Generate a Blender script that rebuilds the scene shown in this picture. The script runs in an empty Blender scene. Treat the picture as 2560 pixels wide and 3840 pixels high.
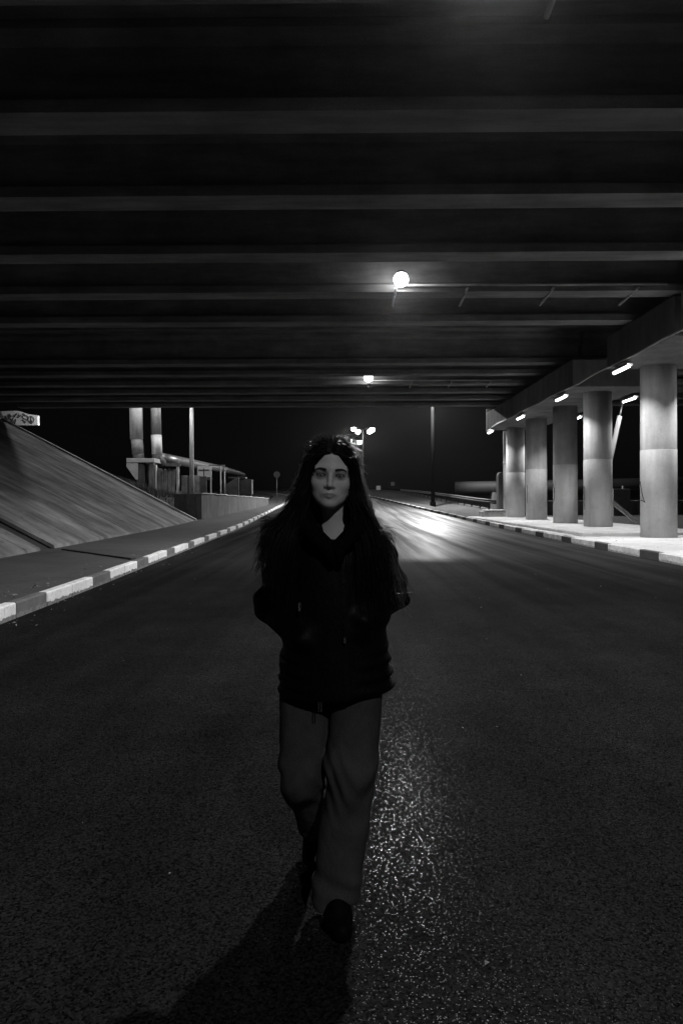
import bpy, math, random
import numpy as np
from mathutils import Vector, Matrix
from mathutils.bvhtree import BVHTree

random.seed(7)
rng = np.random.default_rng(7)
S = bpy.context.scene
COL = S.collection

# ---------------------------------------------------------------- camera
cam_d = bpy.data.cameras.new('camera')
cam_d.sensor_fit = 'VERTICAL'
cam_d.sensor_height = 36.0
cam_d.sensor_width = 24.0
cam_d.lens = 24.0
cam_d.shift_y = -50.0 / 3840.0
cam_d.clip_start = 0.05
cam_d.clip_end = 2000.0
cam = bpy.data.objects.new('camera', cam_d)
COL.objects.link(cam)
cam.matrix_world = (Matrix.Translation((0, 0, 1.48)) @ Matrix.Rotation(math.pi / 2, 4, 'X')
                    @ Matrix.Rotation(math.radians(-0.2), 4, 'Z'))
S.camera = cam

# ---------------------------------------------------------------- world: night sky
W = bpy.data.worlds.new('World')
S.world = W
W.use_nodes = True
nt = W.node_tree
bg = nt.nodes['Background']
sky = nt.nodes.new('ShaderNodeTexSky')
sky.sky_type = 'NISHITA'
sky.sun_disc = False
sky.sun_elevation = math.radians(4)
sky.sun_rotation = math.radians(200)
bw = nt.nodes.new('ShaderNodeRGBToBW')
nt.links.new(sky.outputs[0], bw.inputs[0])
nt.links.new(bw.outputs[0], bg.inputs[0])
bg.inputs[1].default_value = 0.0006
# faint moon instead of a sun
sun_d = bpy.data.lights.new('moon', 'SUN')
sun_d.energy = 0.003
sun_d.angle = math.radians(0.5)
sun = bpy.data.objects.new('moon', sun_d)
sun.rotation_euler = (math.radians(50), 0, math.radians(200))
COL.objects.link(sun)

S.view_settings.view_transform = 'Standard'
S.view_settings.look = 'None'
S.view_settings.exposure = 0.0
S.view_settings.gamma = 1.0
S.view_settings.use_curve_mapping = False
S.cycles.use_denoising = True
S.cycles.max_bounces = 6
S.cycles.diffuse_bounces = 4
S.cycles.glossy_bounces = 3
S.cycles.sample_clamp_indirect = 4.0
S.cycles.use_light_tree = True

# lamp strengths (radiance of each kind of luminous face)
E_CAP = 10.0      # tubes of the batten lamps on the pier caps
P_CAP = 92.0     # downward beam of each batten lamp (W)
E_BULK = 20.0     # round lamps below the girders
P_BULK = 900.0     # downward beam of each round lamp (W)
P_BULK0 = 520.0    # dimmer lamp of the same kind nearest the camera
E_STREET = 60.0   # street lamp heads
E_NEARPOLE = 10000.0
E_LEFTPOLE = 350.0
P_BACK = 260.0     # lamp of the next row, behind the camera
E_FASCIA_FILL = 200.0   # unseen lamps added outside the far bridge for block, pipes and pole

# ---------------------------------------------------------------- helpers
class MB:
    def __init__(s):
        s.v = []; s.f = []
    def add(s, vs, fs):
        o = len(s.v)
        s.v += [tuple(v) for v in vs]
        s.f += [tuple(i + o for i in f) for f in fs]
        return s
    def box(s, x0, x1, y0, y1, z0, z1):
        v = [(x0,y0,z0),(x1,y0,z0),(x1,y1,z0),(x0,y1,z0),(x0,y0,z1),(x1,y0,z1),(x1,y1,z1),(x0,y1,z1)]
        return s.add(v, [(0,3,2,1),(4,5,6,7),(0,1,5,4),(1,2,6,5),(2,3,7,6),(3,0,4,7)])
    def cbox(s, x0, x1, y0, y1, z0, z1, b=0.02):
        X=(x0,x1);Y=(y0,y1);Z=(z0,z1); sg=(1,-1); vs=[]; idx={}
        for i in (0,1):
            for j in (0,1):
                for k in (0,1):
                    for a in (0,1,2):
                        p=[X[i]+sg[i]*b, Y[j]+sg[j]*b, Z[k]+sg[k]*b]
                        p[a]=(X[i],Y[j],Z[k])[a]
                        idx[(i,j,k,a)]=len(vs); vs.append(p)
        fs=[]
        for a in (0,1,2):
            for e in (0,1):
                c=[]
                for (p,q) in ((0,0),(1,0),(1,1),(0,1)):
                    t=[0,0,0]; t[a]=e; t[(a+1)%3]=p; t[(a+2)%3]=q
                    c.append(idx[(t[0],t[1],t[2],a)])
                fs.append(c if e else c[::-1])
        for a in (0,1,2):
            for p in (0,1):
                for q in (0,1):
                    t0=[0,0,0]; t0[(a+1)%3]=p; t0[(a+2)%3]=q; t0[a]=0
                    t1=list(t0); t1[a]=1
                    b1=(a+1)%3; b2=(a+2)%3
                    f=[idx[(*t0,b1)],idx[(*t1,b1)],idx[(*t1,b2)],idx[(*t0,b2)]]
                    fs.append(f if (p==q) else f[::-1])
        for i in (0,1):
            for j in (0,1):
                for k in (0,1):
                    f=[idx[(i,j,k,0)],idx[(i,j,k,1)],idx[(i,j,k,2)]]
                    fs.append(f if (i+j+k)%2 else f[::-1])
        return s.add(vs, fs)
    def tube(s, pts, r, n=10, cap=True):
        pts=[Vector(p) for p in pts]
        rs=r if isinstance(r,(list,tuple)) else [r]*len(pts)
        vs=[];fs=[]
        up=None
        for i,p in enumerate(pts):
            if i==0: t=pts[1]-p
            elif i==len(pts)-1: t=p-pts[i-1]
            else: t=(pts[i+1]-p).normalized()+(p-pts[i-1]).normalized()
            t.normalize()
            if up is None:
                up=Vector((0,0,1)) if abs(t.z)<.9 else Vector((1,0,0))
            a=t.cross(up); 
            if a.length<1e-4: a=t.cross(Vector((0,1,0)))
            a.normalize(); b=a.cross(t).normalized(); up=b
            for k in range(n):
                an=2*math.pi*k/n
                vs.append(p+a*(math.cos(an)*rs[i])+b*(math.sin(an)*rs[i]))
        for i in range(len(pts)-1):
            for k in range(n):
                k2=(k+1)%n
                fs.append((i*n+k,i*n+k2,(i+1)*n+k2,(i+1)*n+k))
        if cap:
            fs.append(tuple(range(n))[::-1]); fs.append(tuple((len(pts)-1)*n+k for k in range(n)))
        return s.add(vs,fs)
    def prism(s, poly, axis, a0, a1):
        # poly: 2d points (counter clockwise) in the plane of the other two axes
        n=len(poly)
        def P(u,v,w):
            return {'x':(w,u,v),'y':(u,w,v),'z':(u,v,w)}[axis]
        vs=[P(u,v,a0) for u,v in poly]+[P(u,v,a1) for u,v in poly]
        fs=[tuple(range(n))[::-1],tuple(range(n,2*n))]
        for i in range(n):
            j=(i+1)%n; fs.append((i,j,n+j,n+i))
        return s.add(vs,fs)
    def mesh(s, name, smooth=False):
        me=bpy.data.meshes.new(name); me.from_pydata(s.v,[],s.f); 
        import bmesh
        bm=bmesh.new(); bm.from_mesh(me); bmesh.ops.recalc_face_normals(bm,faces=bm.faces); bm.to_mesh(me); bm.free()
        if smooth: me.shade_smooth()
        return me
    def build(s, name, mat, parent=None, loc=(0,0,0), rz=0.0, smooth=False):
        return obj(name, s.mesh(name,smooth), mat, parent, loc, rz)

def obj(name, me, mat, parent=None, loc=(0,0,0), rz=0.0):
    o=bpy.data.objects.new(name, me); COL.objects.link(o)
    if mat is not None:
        if len(me.materials)==0: me.materials.append(mat)
        else:
            o.material_slots[0].link='OBJECT'; o.material_slots[0].material=mat
    if parent is not None: o.parent=parent
    o.location=loc; o.rotation_euler=(0,0,rz)
    return o
def empty(name, loc=(0,0,0), rz=0.0):
    o=bpy.data.objects.new(name,None); COL.objects.link(o); o.location=loc; o.rotation_euler=(0,0,rz); o.empty_display_size=.3
    return o
def tag(o,label=None,cat=None,group=None,kind=None):
    if label: o['label']=label
    if cat: o['category']=cat
    if group: o['group']=group
    if kind: o['kind']=kind
    return o

# ---------------------------------------------------------------- materials
def newmat(name):
    m=bpy.data.materials.new(name); m.use_nodes=True
    n=m.node_tree.nodes; b=n['Principled BSDF']
    return m,m.node_tree,n,b
def noise(nt,vec,scale,detail=4,rough=.6):
    t=nt.nodes.new('ShaderNodeTexNoise'); t.inputs['Scale'].default_value=scale
    t.inputs['Detail'].default_value=detail; t.inputs['Roughness'].default_value=rough
    nt.links.new(vec,t.inputs['Vector']); return t.outputs['Fac']
def scaled(nt,vec,sc):
    t=nt.nodes.new('ShaderNodeVectorMath'); t.operation='MULTIPLY'
    nt.links.new(vec,t.inputs[0]); t.inputs[1].default_value=sc; return t.outputs[0]
def mr(nt,val,a,b,c,d):
    t=nt.nodes.new('ShaderNodeMapRange'); nt.links.new(val,t.inputs[0])
    for i,x in enumerate((a,b,c,d)): t.inputs[i+1].default_value=x
    return t.outputs[0]
def mul(nt,a,b,op='MULTIPLY'):
    t=nt.nodes.new('ShaderNodeMath'); t.operation=op
    for i,x in enumerate((a,b)):
        if isinstance(x,(int,float)): t.inputs[i].default_value=x
        else: nt.links.new(x,t.inputs[i])
    return t.outputs[0]
def pos(nt):
    return nt.nodes.new('ShaderNodeNewGeometry').outputs['Position']
def bump(nt,b,h,strength,dist):
    t=nt.nodes.new('ShaderNodeBump'); t.inputs['Strength'].default_value=strength; t.inputs['Distance'].default_value=dist
    nt.links.new(h,t.inputs['Height']); nt.links.new(t.outputs[0],b.inputs['Normal'])
def surf(name,g,rough=.85,var=.3,scale=1.3,streak=None,spots=0.0,bmp=.35,bdist=.01,fine=45,metal=0.0,spec=.5,objc=False):
    m,nt,n,b=newmat(name)
    if objc:
        p=n.new('ShaderNodeTexCoord').outputs['Object']
    else: p=pos(nt)
    v=mr(nt,noise(nt,p,scale,5,.65),.3,.7,1-var,1+var)
    f=mr(nt,noise(nt,p,fine,3,.7),.3,.7,.85,1.15)
    v=mul(nt,v,f)
    if streak:
        st=mr(nt,noise(nt,scaled(nt,p,streak),1.0,4,.6),.35,.65,1-var*1.3,1+var*.6)
        v=mul(nt,v,st)
    if spots>0:
        sp=mr(nt,noise(nt,p,scale*4.1,3,.6),.60,.72,1.0,1.0-spots)
        v=mul(nt,v,sp)
    v=mul(nt,v,g)
    nt.links.new(v,b.inputs['Base Color'])
    b.inputs['Roughness'].default_value=rough; b.inputs['Metallic'].default_value=metal
    b.inputs['Specular IOR Level'].default_value=spec
    if bmp>0: bump(nt,b,noise(nt,p,fine*1.3,4,.7),bmp,bdist)
    return m
def emis(name,strength):
    m,nt,n,b=newmat(name)
    b.inputs['Base Color'].default_value=(.8,.8,.8,1)
    b.inputs['Emission Color'].default_value=(1,1,1,1); b.inputs['Emission Strength'].default_value=strength
    return m

M={}
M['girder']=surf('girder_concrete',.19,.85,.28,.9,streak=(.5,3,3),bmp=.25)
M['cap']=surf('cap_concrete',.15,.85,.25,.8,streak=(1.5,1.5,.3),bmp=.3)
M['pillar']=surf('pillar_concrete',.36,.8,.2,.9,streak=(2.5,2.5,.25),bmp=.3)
M['pillar_paint']=surf('pillar_limewash',.50,.75,.16,1.1,streak=(2.2,2.2,.3),spots=.12,bmp=.25)
M['walk_r']=surf('dusty_paving',.52,.9,.2,.7,spots=.35,bmp=.7,bdist=.02,fine=22)
M['walk_l']=surf('old_sidewalk_asphalt',.075,.9,.22,1.1,spots=.5,bmp=.6,bdist=.012,fine=60)
M['plinth']=surf('plinth_concrete',.46,.9,.25,1.4,spots=.45,bmp=.6,bdist=.015,fine=25)
M['slab']=surf('slope_slab_concrete',.27,.9,.42,.8,streak=(.35,1.3,.35),spots=.45,bmp=.5,bdist=.012,fine=30)
M['trim']=surf('edge_beam_concrete',.42,.9,.3,1.5,bmp=.4)
M['gutter']=surf('dark_gutter_concrete',.05,.8,.3,1.5,bmp=.4)  # dark tone shared by channel, slab bed, drain line and pockets
M['wall']=surf('retaining_concrete',.105,.9,.3,.9,streak=(2.4,2.4,.35),spots=.3,bmp=.4)
M['coping']=surf('coping_concrete',.45,.9,.25,2.0,bmp=.4)
M['block']=surf('rough_block_concrete',.33,.9,.35,2.2,spots=.5,bmp=.6,bdist=.02)
M['kerbw']=surf('worn_white_kerb_paint',.88,.75,.16,2.2,spots=.3,bmp=.35,fine=35)
M['kerbd']=surf('bare_dark_kerb',.14,.85,.3,2.2,spots=.3,bmp=.4,fine=35)
M['kerbwr']=surf('flaked_white_kerb_paint',.5,.8,.35,2.8,spots=.75,bmp=.45,fine=30)
M['kerbdr']=surf('black_kerb_paint',.035,.7,.3,2.6,spots=.3,bmp=.4,fine=30)
M['earth']=surf('dark_earth',.028,.95,.4,.5,bmp=.8,bdist=.05,fine=9)
M['grass']=surf('dry_grass_blades',.07,.8,.4,.8,bmp=0)
M['steel']=surf('dull_steel',.22,.5,.3,3,bmp=.1,metal=.6)
M['dimrail']=surf('weathered_rail',.05,.6,.3,3,bmp=.1)
M['dimpipe']=surf('sooty_pipe_wrap',.010,.7,.3,1.5,bmp=.2)
M['dimsign']=surf('grey_sign_back',.005,.6,.2,3,bmp=.05)
M['dimblock']=surf('dark_block',.10,.9,.3,2,bmp=.3)
M['blacksteel']=surf('black_pole_paint',.006,.8,.3,3,bmp=.1,spec=.03)
M['darksteel']=surf('dark_painted_steel',.05,.5,.3,3,bmp=.1)
M['palepost']=surf('pale_painted_post',.58,.6,.22,1.5,streak=(3,3,.5),bmp=.1)
M['wrapw']=surf('white_pipe_wrap',.5,.6,.12,1.6,streak=(4,4,.3),bmp=.3,bdist=.02,fine=7)
M['wrapg']=surf('grey_pipe_wrap',.26,.55,.2,1.6,streak=(4,4,.3),bmp=.3,bdist=.02,fine=7)
M['wrapd']=surf('dark_pipe_elbow',.06,.6,.3,2,bmp=.3)
M['foil']=surf('metal_pipe_cladding',.20,.4,.25,1.4,bmp=.3,bdist=.03,fine=5,metal=.5)
M['board']=surf('weathered_board',.22,.9,.4,1.8,streak=(6,6,.5),bmp=.4)
M['grafblock']=surf('limewashed_block',.85,.8,.1,1.2,spots=.15,bmp=.2)
M['grafink']=surf('dark_spray_paint',.05,.7,.2,3,bmp=0)
M['signback']=surf('sign_back_sheet',.5,.6,.15,2,bmp=.1)
M['rubble']=surf('small_stone',.24,.9,.5,30,bmp=.2)
M['housing']=surf('lamp_housing',.12,.5,.15,4,bmp=0)
M['conduit']=surf('zinc_conduit',.34,.5,.2,3,bmp=.1,metal=.3)
M['e_cap']=emis('batten_lamp_glow',E_CAP)
M['e_bulk']=emis('round_lamp_glow',E_BULK)
M['e_fascia_fill']=emis('fascia_fill_glow',E_FASCIA_FILL)
M['e_street']=emis('street_lamp_glow',E_STREET)
M['e_near']=emis('high_lamp_glow',E_NEARPOLE)
M['e_left']=emis('left_pole_lamp_glow',E_LEFTPOLE)

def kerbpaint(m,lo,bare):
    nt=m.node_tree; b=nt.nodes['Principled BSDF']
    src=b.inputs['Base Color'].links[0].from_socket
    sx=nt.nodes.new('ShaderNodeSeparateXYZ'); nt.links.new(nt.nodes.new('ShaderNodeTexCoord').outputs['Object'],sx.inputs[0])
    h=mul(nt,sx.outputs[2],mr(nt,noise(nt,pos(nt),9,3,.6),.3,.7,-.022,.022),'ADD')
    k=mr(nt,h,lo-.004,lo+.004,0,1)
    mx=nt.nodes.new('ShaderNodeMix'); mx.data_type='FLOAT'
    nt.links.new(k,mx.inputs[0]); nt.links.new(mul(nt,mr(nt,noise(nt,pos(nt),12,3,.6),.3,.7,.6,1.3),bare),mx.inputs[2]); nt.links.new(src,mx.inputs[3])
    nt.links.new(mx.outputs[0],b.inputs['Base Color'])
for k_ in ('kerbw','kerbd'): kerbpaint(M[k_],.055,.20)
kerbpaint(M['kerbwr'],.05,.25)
def asphalt():
    m,nt,n,b=newmat('worn_asphalt')
    p=pos(nt)
    patch=mul(nt,mr(nt,noise(nt,p,.25,4,.6),.3,.7,.72,1.28),mr(nt,noise(nt,p,1.7,5,.7),.3,.7,.82,1.18))
    tracks=noise(nt,scaled(nt,p,(2.1,.05,1)),1.0,3,.55)
    tk=mr(nt,tracks,.38,.62,0,1)
    vor=n.new('ShaderNodeTexVoronoi'); vor.inputs['Scale'].default_value=135
    vor.inputs['Randomness'].default_value=1
    nt.links.new(p,vor.inputs['Vector'])
    sep=n.new('ShaderNodeSeparateColor'); nt.links.new(vor.outputs['Color'],sep.inputs[0])
    cell=mr(nt,sep.outputs[0],0,1,.15,2.1)
    v=mul(nt,mul(nt,patch,cell),mr(nt,tk,0,1,.88,1.15))
    v=mul(nt,v,.0108)
    # facets: each stone tilts its own way
    h=mul(nt,mul(nt,vor.outputs['Distance'],-1.0),mr(nt,noise(nt,p,420,2,.6),.2,.8,-.25,.25),'ADD')
    bp=n.new('ShaderNodeBump'); bp.inputs['Strength'].default_value=.6; bp.inputs['Distance'].default_value=.0011
    nt.links.new(h,bp.inputs['Height'])
    n.remove(b)
    df=n.new('ShaderNodeBsdfDiffuse'); nt.links.new(v,df.inputs['Color']); df.inputs['Roughness'].default_value=.6; nt.links.new(bp.outputs[0],df.inputs['Normal'])
    gl=n.new('ShaderNodeBsdfGlossy'); gl.inputs['Color'].default_value=(1,1,1,1); b2_=n.new('ShaderNodeBump'); b2_.inputs['Strength'].default_value=1.0; b2_.inputs['Distance'].default_value=.00021; nt.links.new(noise(nt,p,330,2,.5),b2_.inputs['Height']); nt.links.new(b2_.outputs[0],gl.inputs['Normal'])
    v2=n.new('ShaderNodeTexVoronoi'); v2.inputs['Scale'].default_value=300; nt.links.new(p,v2.inputs['Vector'])
    s2=n.new('ShaderNodeSeparateColor'); nt.links.new(v2.outputs['Color'],s2.inputs[0])
    mica=mr(nt,s2.outputs[2],.022,.045,1,0)
    nt.links.new(mul(nt,mr(nt,tk,0,1,.46,.38),mr(nt,mica,0,1,1,.47)),gl.inputs['Roughness'])
    lw=n.new('ShaderNodeLayerWeight'); lw.inputs['Blend'].default_value=.5
    fz=mul(nt,mul(nt,lw.outputs['Facing'],34,'POWER'),mr(nt,tk,0,1,.28,.85))
    fac=mul(nt,mul(nt,fz,mul(nt,mica,.10),'ADD'),.0008,'ADD')
    mx=n.new('ShaderNodeMixShader'); nt.links.new(fac,mx.inputs[0]); nt.links.new(df.outputs[0],mx.inputs[1]); nt.links.new(gl.outputs[0],mx.inputs[2])
    nt.links.new(mx.outputs[0],n['Material Output'].inputs['Surface'])
    return m
M['asphalt']=asphalt()

# ---------------------------------------------------------------- terrain profile and road plan
def tab(t):
    a=np.array(t,float); return lambda d: float(np.interp(d,a[:,0],a[:,1]))
zr_=tab([(-60,0),(24,0),(32,.03),(45,.2),(62,.55),(80,1.05),(95,1.6),(110,2.05),(150,3.0),(230,4.5)])
def zr(d): return (zr_(d-4)+zr_(d)+zr_(d+4))/3
xl=tab([(-60,-3.5),(0,-3.85),(8,-4.05),(11.3,-4.14),(17,-4.37),(25.8,-4.69),(36.6,-5.03),(47.4,-5.46),(61,-5.85),(78,-6.1),(95,-7),(110,-9.5),(150,-18),(230,-42)])
xr=tab([(-60,6.8),(8,7.3),(23,7.46),(35,7.52),(47,7.4),(66,6.7),(80,5.8),(95,4.3),(110,2.7),(150,-6),(230,-30)])
xt=tab([(-60,-6.9),(0,-7.2),(14.7,-7.35),(25,-7.6),(37.5,-7.9),(60,-7.9)])   # toe of the paved slope
SL=.527
SW=.2
def gz(x,d):
    """height of the open ground"""
    z=zr(d)-.10
    t=xt(min(d,60))-.25
    if d>36:                                   # earth bank left of the road beyond the bridge
        fall=max(0.12,1-(d-36)/80)
        t2=-9.6
        if x<t2: z=max(z,zr(d)+1.25*min(1,(t2-x)/.8)*fall+min(t2-x,15)*.36*fall*fall)
    else:
        if x<t: z=min(t-x,10.6)*SL-.15
    if x>12.2:                                 # lower ground beyond the pier, then a rise
        k=min(1,max(0,(x-12.2)/3)); z=z*(1-k)+k*(-.25+zr(d)*.6)
    elif d>44 and x>xr(d)+1: 
        z=z+min(1,(d-44)/12)*min(.35,(x-xr(d)-1)*.18)
    return z
ys=[-60,-40,-20,-8,0,6,12,18,24,30,34,35.9,36.1,38,41,44,47,50,54,58,63,68,74,80,86,92,98,105,112,120,130,140,150,165,180,200,240,300,420,700]
xs=[-500,-250,-120,-70,-45,-32,-25,-21,-19,-17,-15,-13,-11.5,-10.4,-9.6,-9,-8.3,-7.6,-6,-4,-2,0,2,4,6,7.5,9,10.5,12.2,13.2,15.2,18,22,28,36,50,80,140,260,500]
vs=[(x,y,gz(x,y)-(.02 if y<230 else .02)) for y in ys for x in xs]
nx=len(xs)
fs=[(j*nx+i,j*nx+i+1,(j+1)*nx+i+1,(j+1)*nx+i) for j in range(len(ys)-1) for i in range(nx-1)]
tag(MB().add(vs,fs).build('ground',M['earth']),kind='structure')

ds=list(np.arange(-30,34,2.0))+list(np.arange(34,232,3.0))
def strip(name,fa,fb,za,zb,mat,ds,nseg=1):
    vs=[];fs=[]
    for d in ds:
        a,b=fa(d),fb(d)
        for k in range(nseg+1):
            t=k/nseg; vs.append((a+(b-a)*t,d,zr(d)+za+(zb-za)*t))
    w=nseg+1
    for j in range(len(ds)-1):
        for k in range(nseg): fs.append((j*w+k,j*w+k+1,(j+1)*w+k+1,(j+1)*w+k))
    return tag(MB().add(vs,fs).build(name,mat),kind='structure')
strip('road',lambda d:xl(d)-.1,lambda d:xr(d)+.1,0,0,M['asphalt'],ds,4)
strip('left_sidewalk',lambda d:xt(min(d,60))-.4 if d<40 else xl(d)-2.4,lambda d:xl(d)-.14,SW+.03,SW-.012,M['walk_l'],[d for d in ds if d<150],3)
strip('right_sidewalk',lambda d:xr(d)+.14,lambda d:12.4,SW-.012,SW+.02,M['walk_r'],[d for d in ds if d<23.5]+[23.4],4)
strip('right_verge',lambda d:xr(d)+.14,lambda d:xr(d)+1.4,SW-.012,SW,M['earth'],[43.2]+[d for d in ds if d>44 and d<200],1)

# raised paving round the far row of pillars
pl=MB(); pl.cbox(7.95,12.5,22.6,43.2,-.15,SW+.13,.03)
tag(pl.build('raised_paving',M['plinth']),kind='structure')
pl=MB(); pl.box(7.62,7.96,23.3,43.25,-.15,SW+.01)
tag(pl.build('kerb_backing',M['walk_r']),kind='structure')

# ---------------------------------------------------------------- kerbs, stone by stone
km=MB().cbox(-.15,.0,-.485,.485,-.2,SW,.018).mesh('kerb_stone')
def kerb(name,fx,side,d0,d1,L,phase,mats):
    root=tag(empty(name),kind='structure')
    d=d0; i=0
    while d<d1:
        dx=fx(d+.4)-fx(d-.4); ang=math.atan2(-dx,.8)
        stp=L*math.cos(ang)
        if side<0: r=ang
        else: r=ang+math.pi
        w=(i+phase)%3!=2
        o=obj('kerb_stone',km,mats[0] if w else mats[1],root,(fx(d+stp/2),d+stp/2,zr(d+stp/2)+random.uniform(-.008,.006)),r+random.uniform(-.006,.006))
        o.scale=(1,L/.985,1)
        d+=stp; i+=1
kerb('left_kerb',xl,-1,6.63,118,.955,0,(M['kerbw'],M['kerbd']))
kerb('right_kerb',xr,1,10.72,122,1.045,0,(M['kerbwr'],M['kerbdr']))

# ---------------------------------------------------------------- paved slope on the left
slope=tag(empty('embankment_slope'),kind='structure')
def slope_piece(name,d0,d1,mat,th=.12,lift=0.0,top=-18.3,toe_off=0.0):
    a0,a1=xt(d0)+toe_off,xt(d1)+toe_off
    m=MB()
    z0=SW+.0+lift; zt0=z0+(a0-top)*SL; zt1=z0+(a1-top)*SL
    v=[(a0,d0,z0),(a1,d1,z0),(top,d1,zt1),(top,d0,zt0)]
    v2=[(x+.04,y,z-th) for x,y,z in v]
    m.add(v+v2,[(0,1,2,3),(7,6,5,4),(0,4,5,1),(1,5,6,2),(2,6,7,3),(3,7,4,0)])
    return m.build(name,mat,slope)
d=-3.0
while d<36.9:
    wdt=1.0
    if d<16.75<d+wdt+.3: 
        slope_piece('concrete_slab',d,16.75,M['slab'],lift=.1); d=17.62; continue
    e=min(d+wdt,36.9)
    slope_piece('concrete_slab',d+.006,e-.006,M['slab'],lift=.1+random.uniform(-.008,.008)); d=e
slope_piece('slope_bed',-4,36.9,M['gutter'],th=.3,lift=-.08)
slope_piece('gutter_channel',16.77,17.60,M['gutter'],th=.1,lift=-.03)
slope_piece('edge_beam',36.95,37.3,M['trim'],th=.45,lift=.20,top=-18.4)
# drain line across the sidewalk
dr=MB(); dr.box(0,2.95,-.05,.05,-.02,.016)
o=dr.build('drain_slot',M['gutter'],None,(-7.0,17.2,SW+.03)); v=Vector((-4.45+7.0,14.6-17.2,0)); o.rotation_euler=(0,math.atan2(.02,v.length),math.atan2(v.y,v.x)); o.scale=(v.length/2.95,1,1)
tag(o,kind='structure')

# ---------------------------------------------------------------- bridges
BR=-.0065
def girder_mesh(x0,x1,z0,name):
    # section in (y,z); y=0 is the far edge of the lower flange, camera side is negative
    sec=[(-.58,0),(0,0),(0,.18),(-.20,.30),(-.20,1.02),(.02,1.14),(.02,1.26),(-.60,1.26),(-.60,1.14),(-.38,1.02),(-.38,.30),(-.58,.18)]
    m=MB(); n=len(sec); segs=16
    vs=[];fs=[]
    for i in range(segs+1):
        x=x0+(x1-x0)*i/segs
        for (y,z) in sec: vs.append((x,y-BR*0,z0+z))
    for i in range(segs):
        for k in range(n):
            k2=(k+1)%n; fs.append((i*n+k,i*n+k2,(i+1)*n+k2,(i+1)*n+k))
    fs.append(tuple(range(n))[::-1]); fs.append(tuple(segs*n+k for k in range(n)))
    m.add(vs,fs); return m.mesh(name)
PT=.0137
ZB1=1.48+5.30; ZB2=1.48+5.55
def pillar_at(root,x,y,r,z0,z1,band,mark):
    m=MB(); m.tube([(0,0,z0),(0,0,z1)],r,48,True)
    p=obj('pillar',m.mesh('pillar'),M['pillar'],root,(x+PT*y,y,0)); p.data.shade_smooth()
    c=MB(); c.tube([(0,0,z0),(0,0,band-.01),(0,0,band)],[r+.006,r+.006,r+.002],48,True)
    q=obj('limewash_band',c.mesh('limewash_band'),M['pillar_paint'],p); q.data.shade_smooth()
    e=MB(); e.tube([(0,0,z1-.02),(0,0,z1+.10)],r-.06,32,True); obj('bearing_collar',e.mesh('bearing_collar'),M['darksteel'],p)
    if mark:
        # strokes of dark paint laid on the shaft; points (angle deg, height)
        g=MB()
        pts=[]
        for (a,z) in mark:
            an=math.radians(a); pts.append(((r+.008)*math.cos(an),(r+.008)*math.sin(an),z))
        g.tube(pts,.018,6,True); obj('paint_mark',g.mesh('paint_mark'),M['grafink'],p)
    return p
def smooth_tubes(o): o.data.shade_smooth()

def bridge(name,label,zb,gird,ycap,x_pier,deck0,deck1):
    root=tag(empty(name,(x_pier,deck0,0)),label,'bridge')
    root.location=(0,0,0)
    g1=girder_mesh(-19.4,9.75,zb,'girder'); g2=girder_mesh(9.95,38,zb,'girder')
    for y in gird:
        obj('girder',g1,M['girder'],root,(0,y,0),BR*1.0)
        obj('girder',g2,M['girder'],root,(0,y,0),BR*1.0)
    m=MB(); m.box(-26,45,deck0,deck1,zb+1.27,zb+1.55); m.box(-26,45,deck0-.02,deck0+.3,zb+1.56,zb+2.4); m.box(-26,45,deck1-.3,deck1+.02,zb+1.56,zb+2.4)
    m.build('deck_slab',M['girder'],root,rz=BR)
    m=MB()
    da=min(deck1-.3,35.4); m.box(-22,-19.0,deck0+.3,da,3.2,zb-.1); m.box(-22,-19.6,deck0+.3,da,zb-.09,zb+1.25)
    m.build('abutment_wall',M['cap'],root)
    for (a,b) in ycap:
        m=MB(); m.cbox(8.4,11.35,a,b,5.68,6.75,.03)
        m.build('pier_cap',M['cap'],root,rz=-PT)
    return root
G1=[7.30-2.72*k for k in range(1,7)][::-1]+[7.30,9.9,12.5,15.3,18.1,21.0]
G2=[28.55,31.0,33.7,36.2,38.75,41.4]
b1=bridge('road_bridge','nearer concrete girder bridge right overhead, filling the top of the picture',ZB1,G1,[(-9.5,17.5),(17.85,22.5)],9.9,-10.4,21.55)
b2=bridge('road_bridge','farther concrete girder bridge beyond the gap, carried by four round pillars',ZB2,G2,[(26.0,42.3)],9.9,27.4,41.75)
r=.54
HOOK=[(172,2.0),(176,1.85),(184,1.62),(192,1.45),(200,1.32),(192,1.36),(180,1.40),(170,1.38)]
pillar_at(b1,9.88,10.6,r,SW-.1,5.70,3.0,None)
pillar_at(b1,9.88,16.3,r,SW-.1,5.70,3.0,None)
pillar_at(b1,9.88,21.95,r,SW-.1,5.70,3.0,HOOK)
marks=[[(181,1.95),(184,1.6),(182,1.3),(185,1.0)],[(172,2.15),(190,1.9),(193,1.65),(189,1.4),(173,1.2)],[(199,2.15),(196,1.8),(195,1.5),(194,1.2)],None]
for y,mk in zip((27.35,31.5,36.4,41.0),marks):
    pillar_at(b2,9.88,y,r,SW,5.70,3.0,mk)
# end plates at the far end of the cap
m=MB(); m.box(8.42,8.66,42.32,42.6,5.62,7.0); m.build('end_plate',M['palepost'],b2,rz=-PT)
m=MB(); m.box(8.95,9.15,42.32,42.55,5.95,6.8); m.build('end_plate',M['palepost'],b2,rz=-PT)

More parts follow.
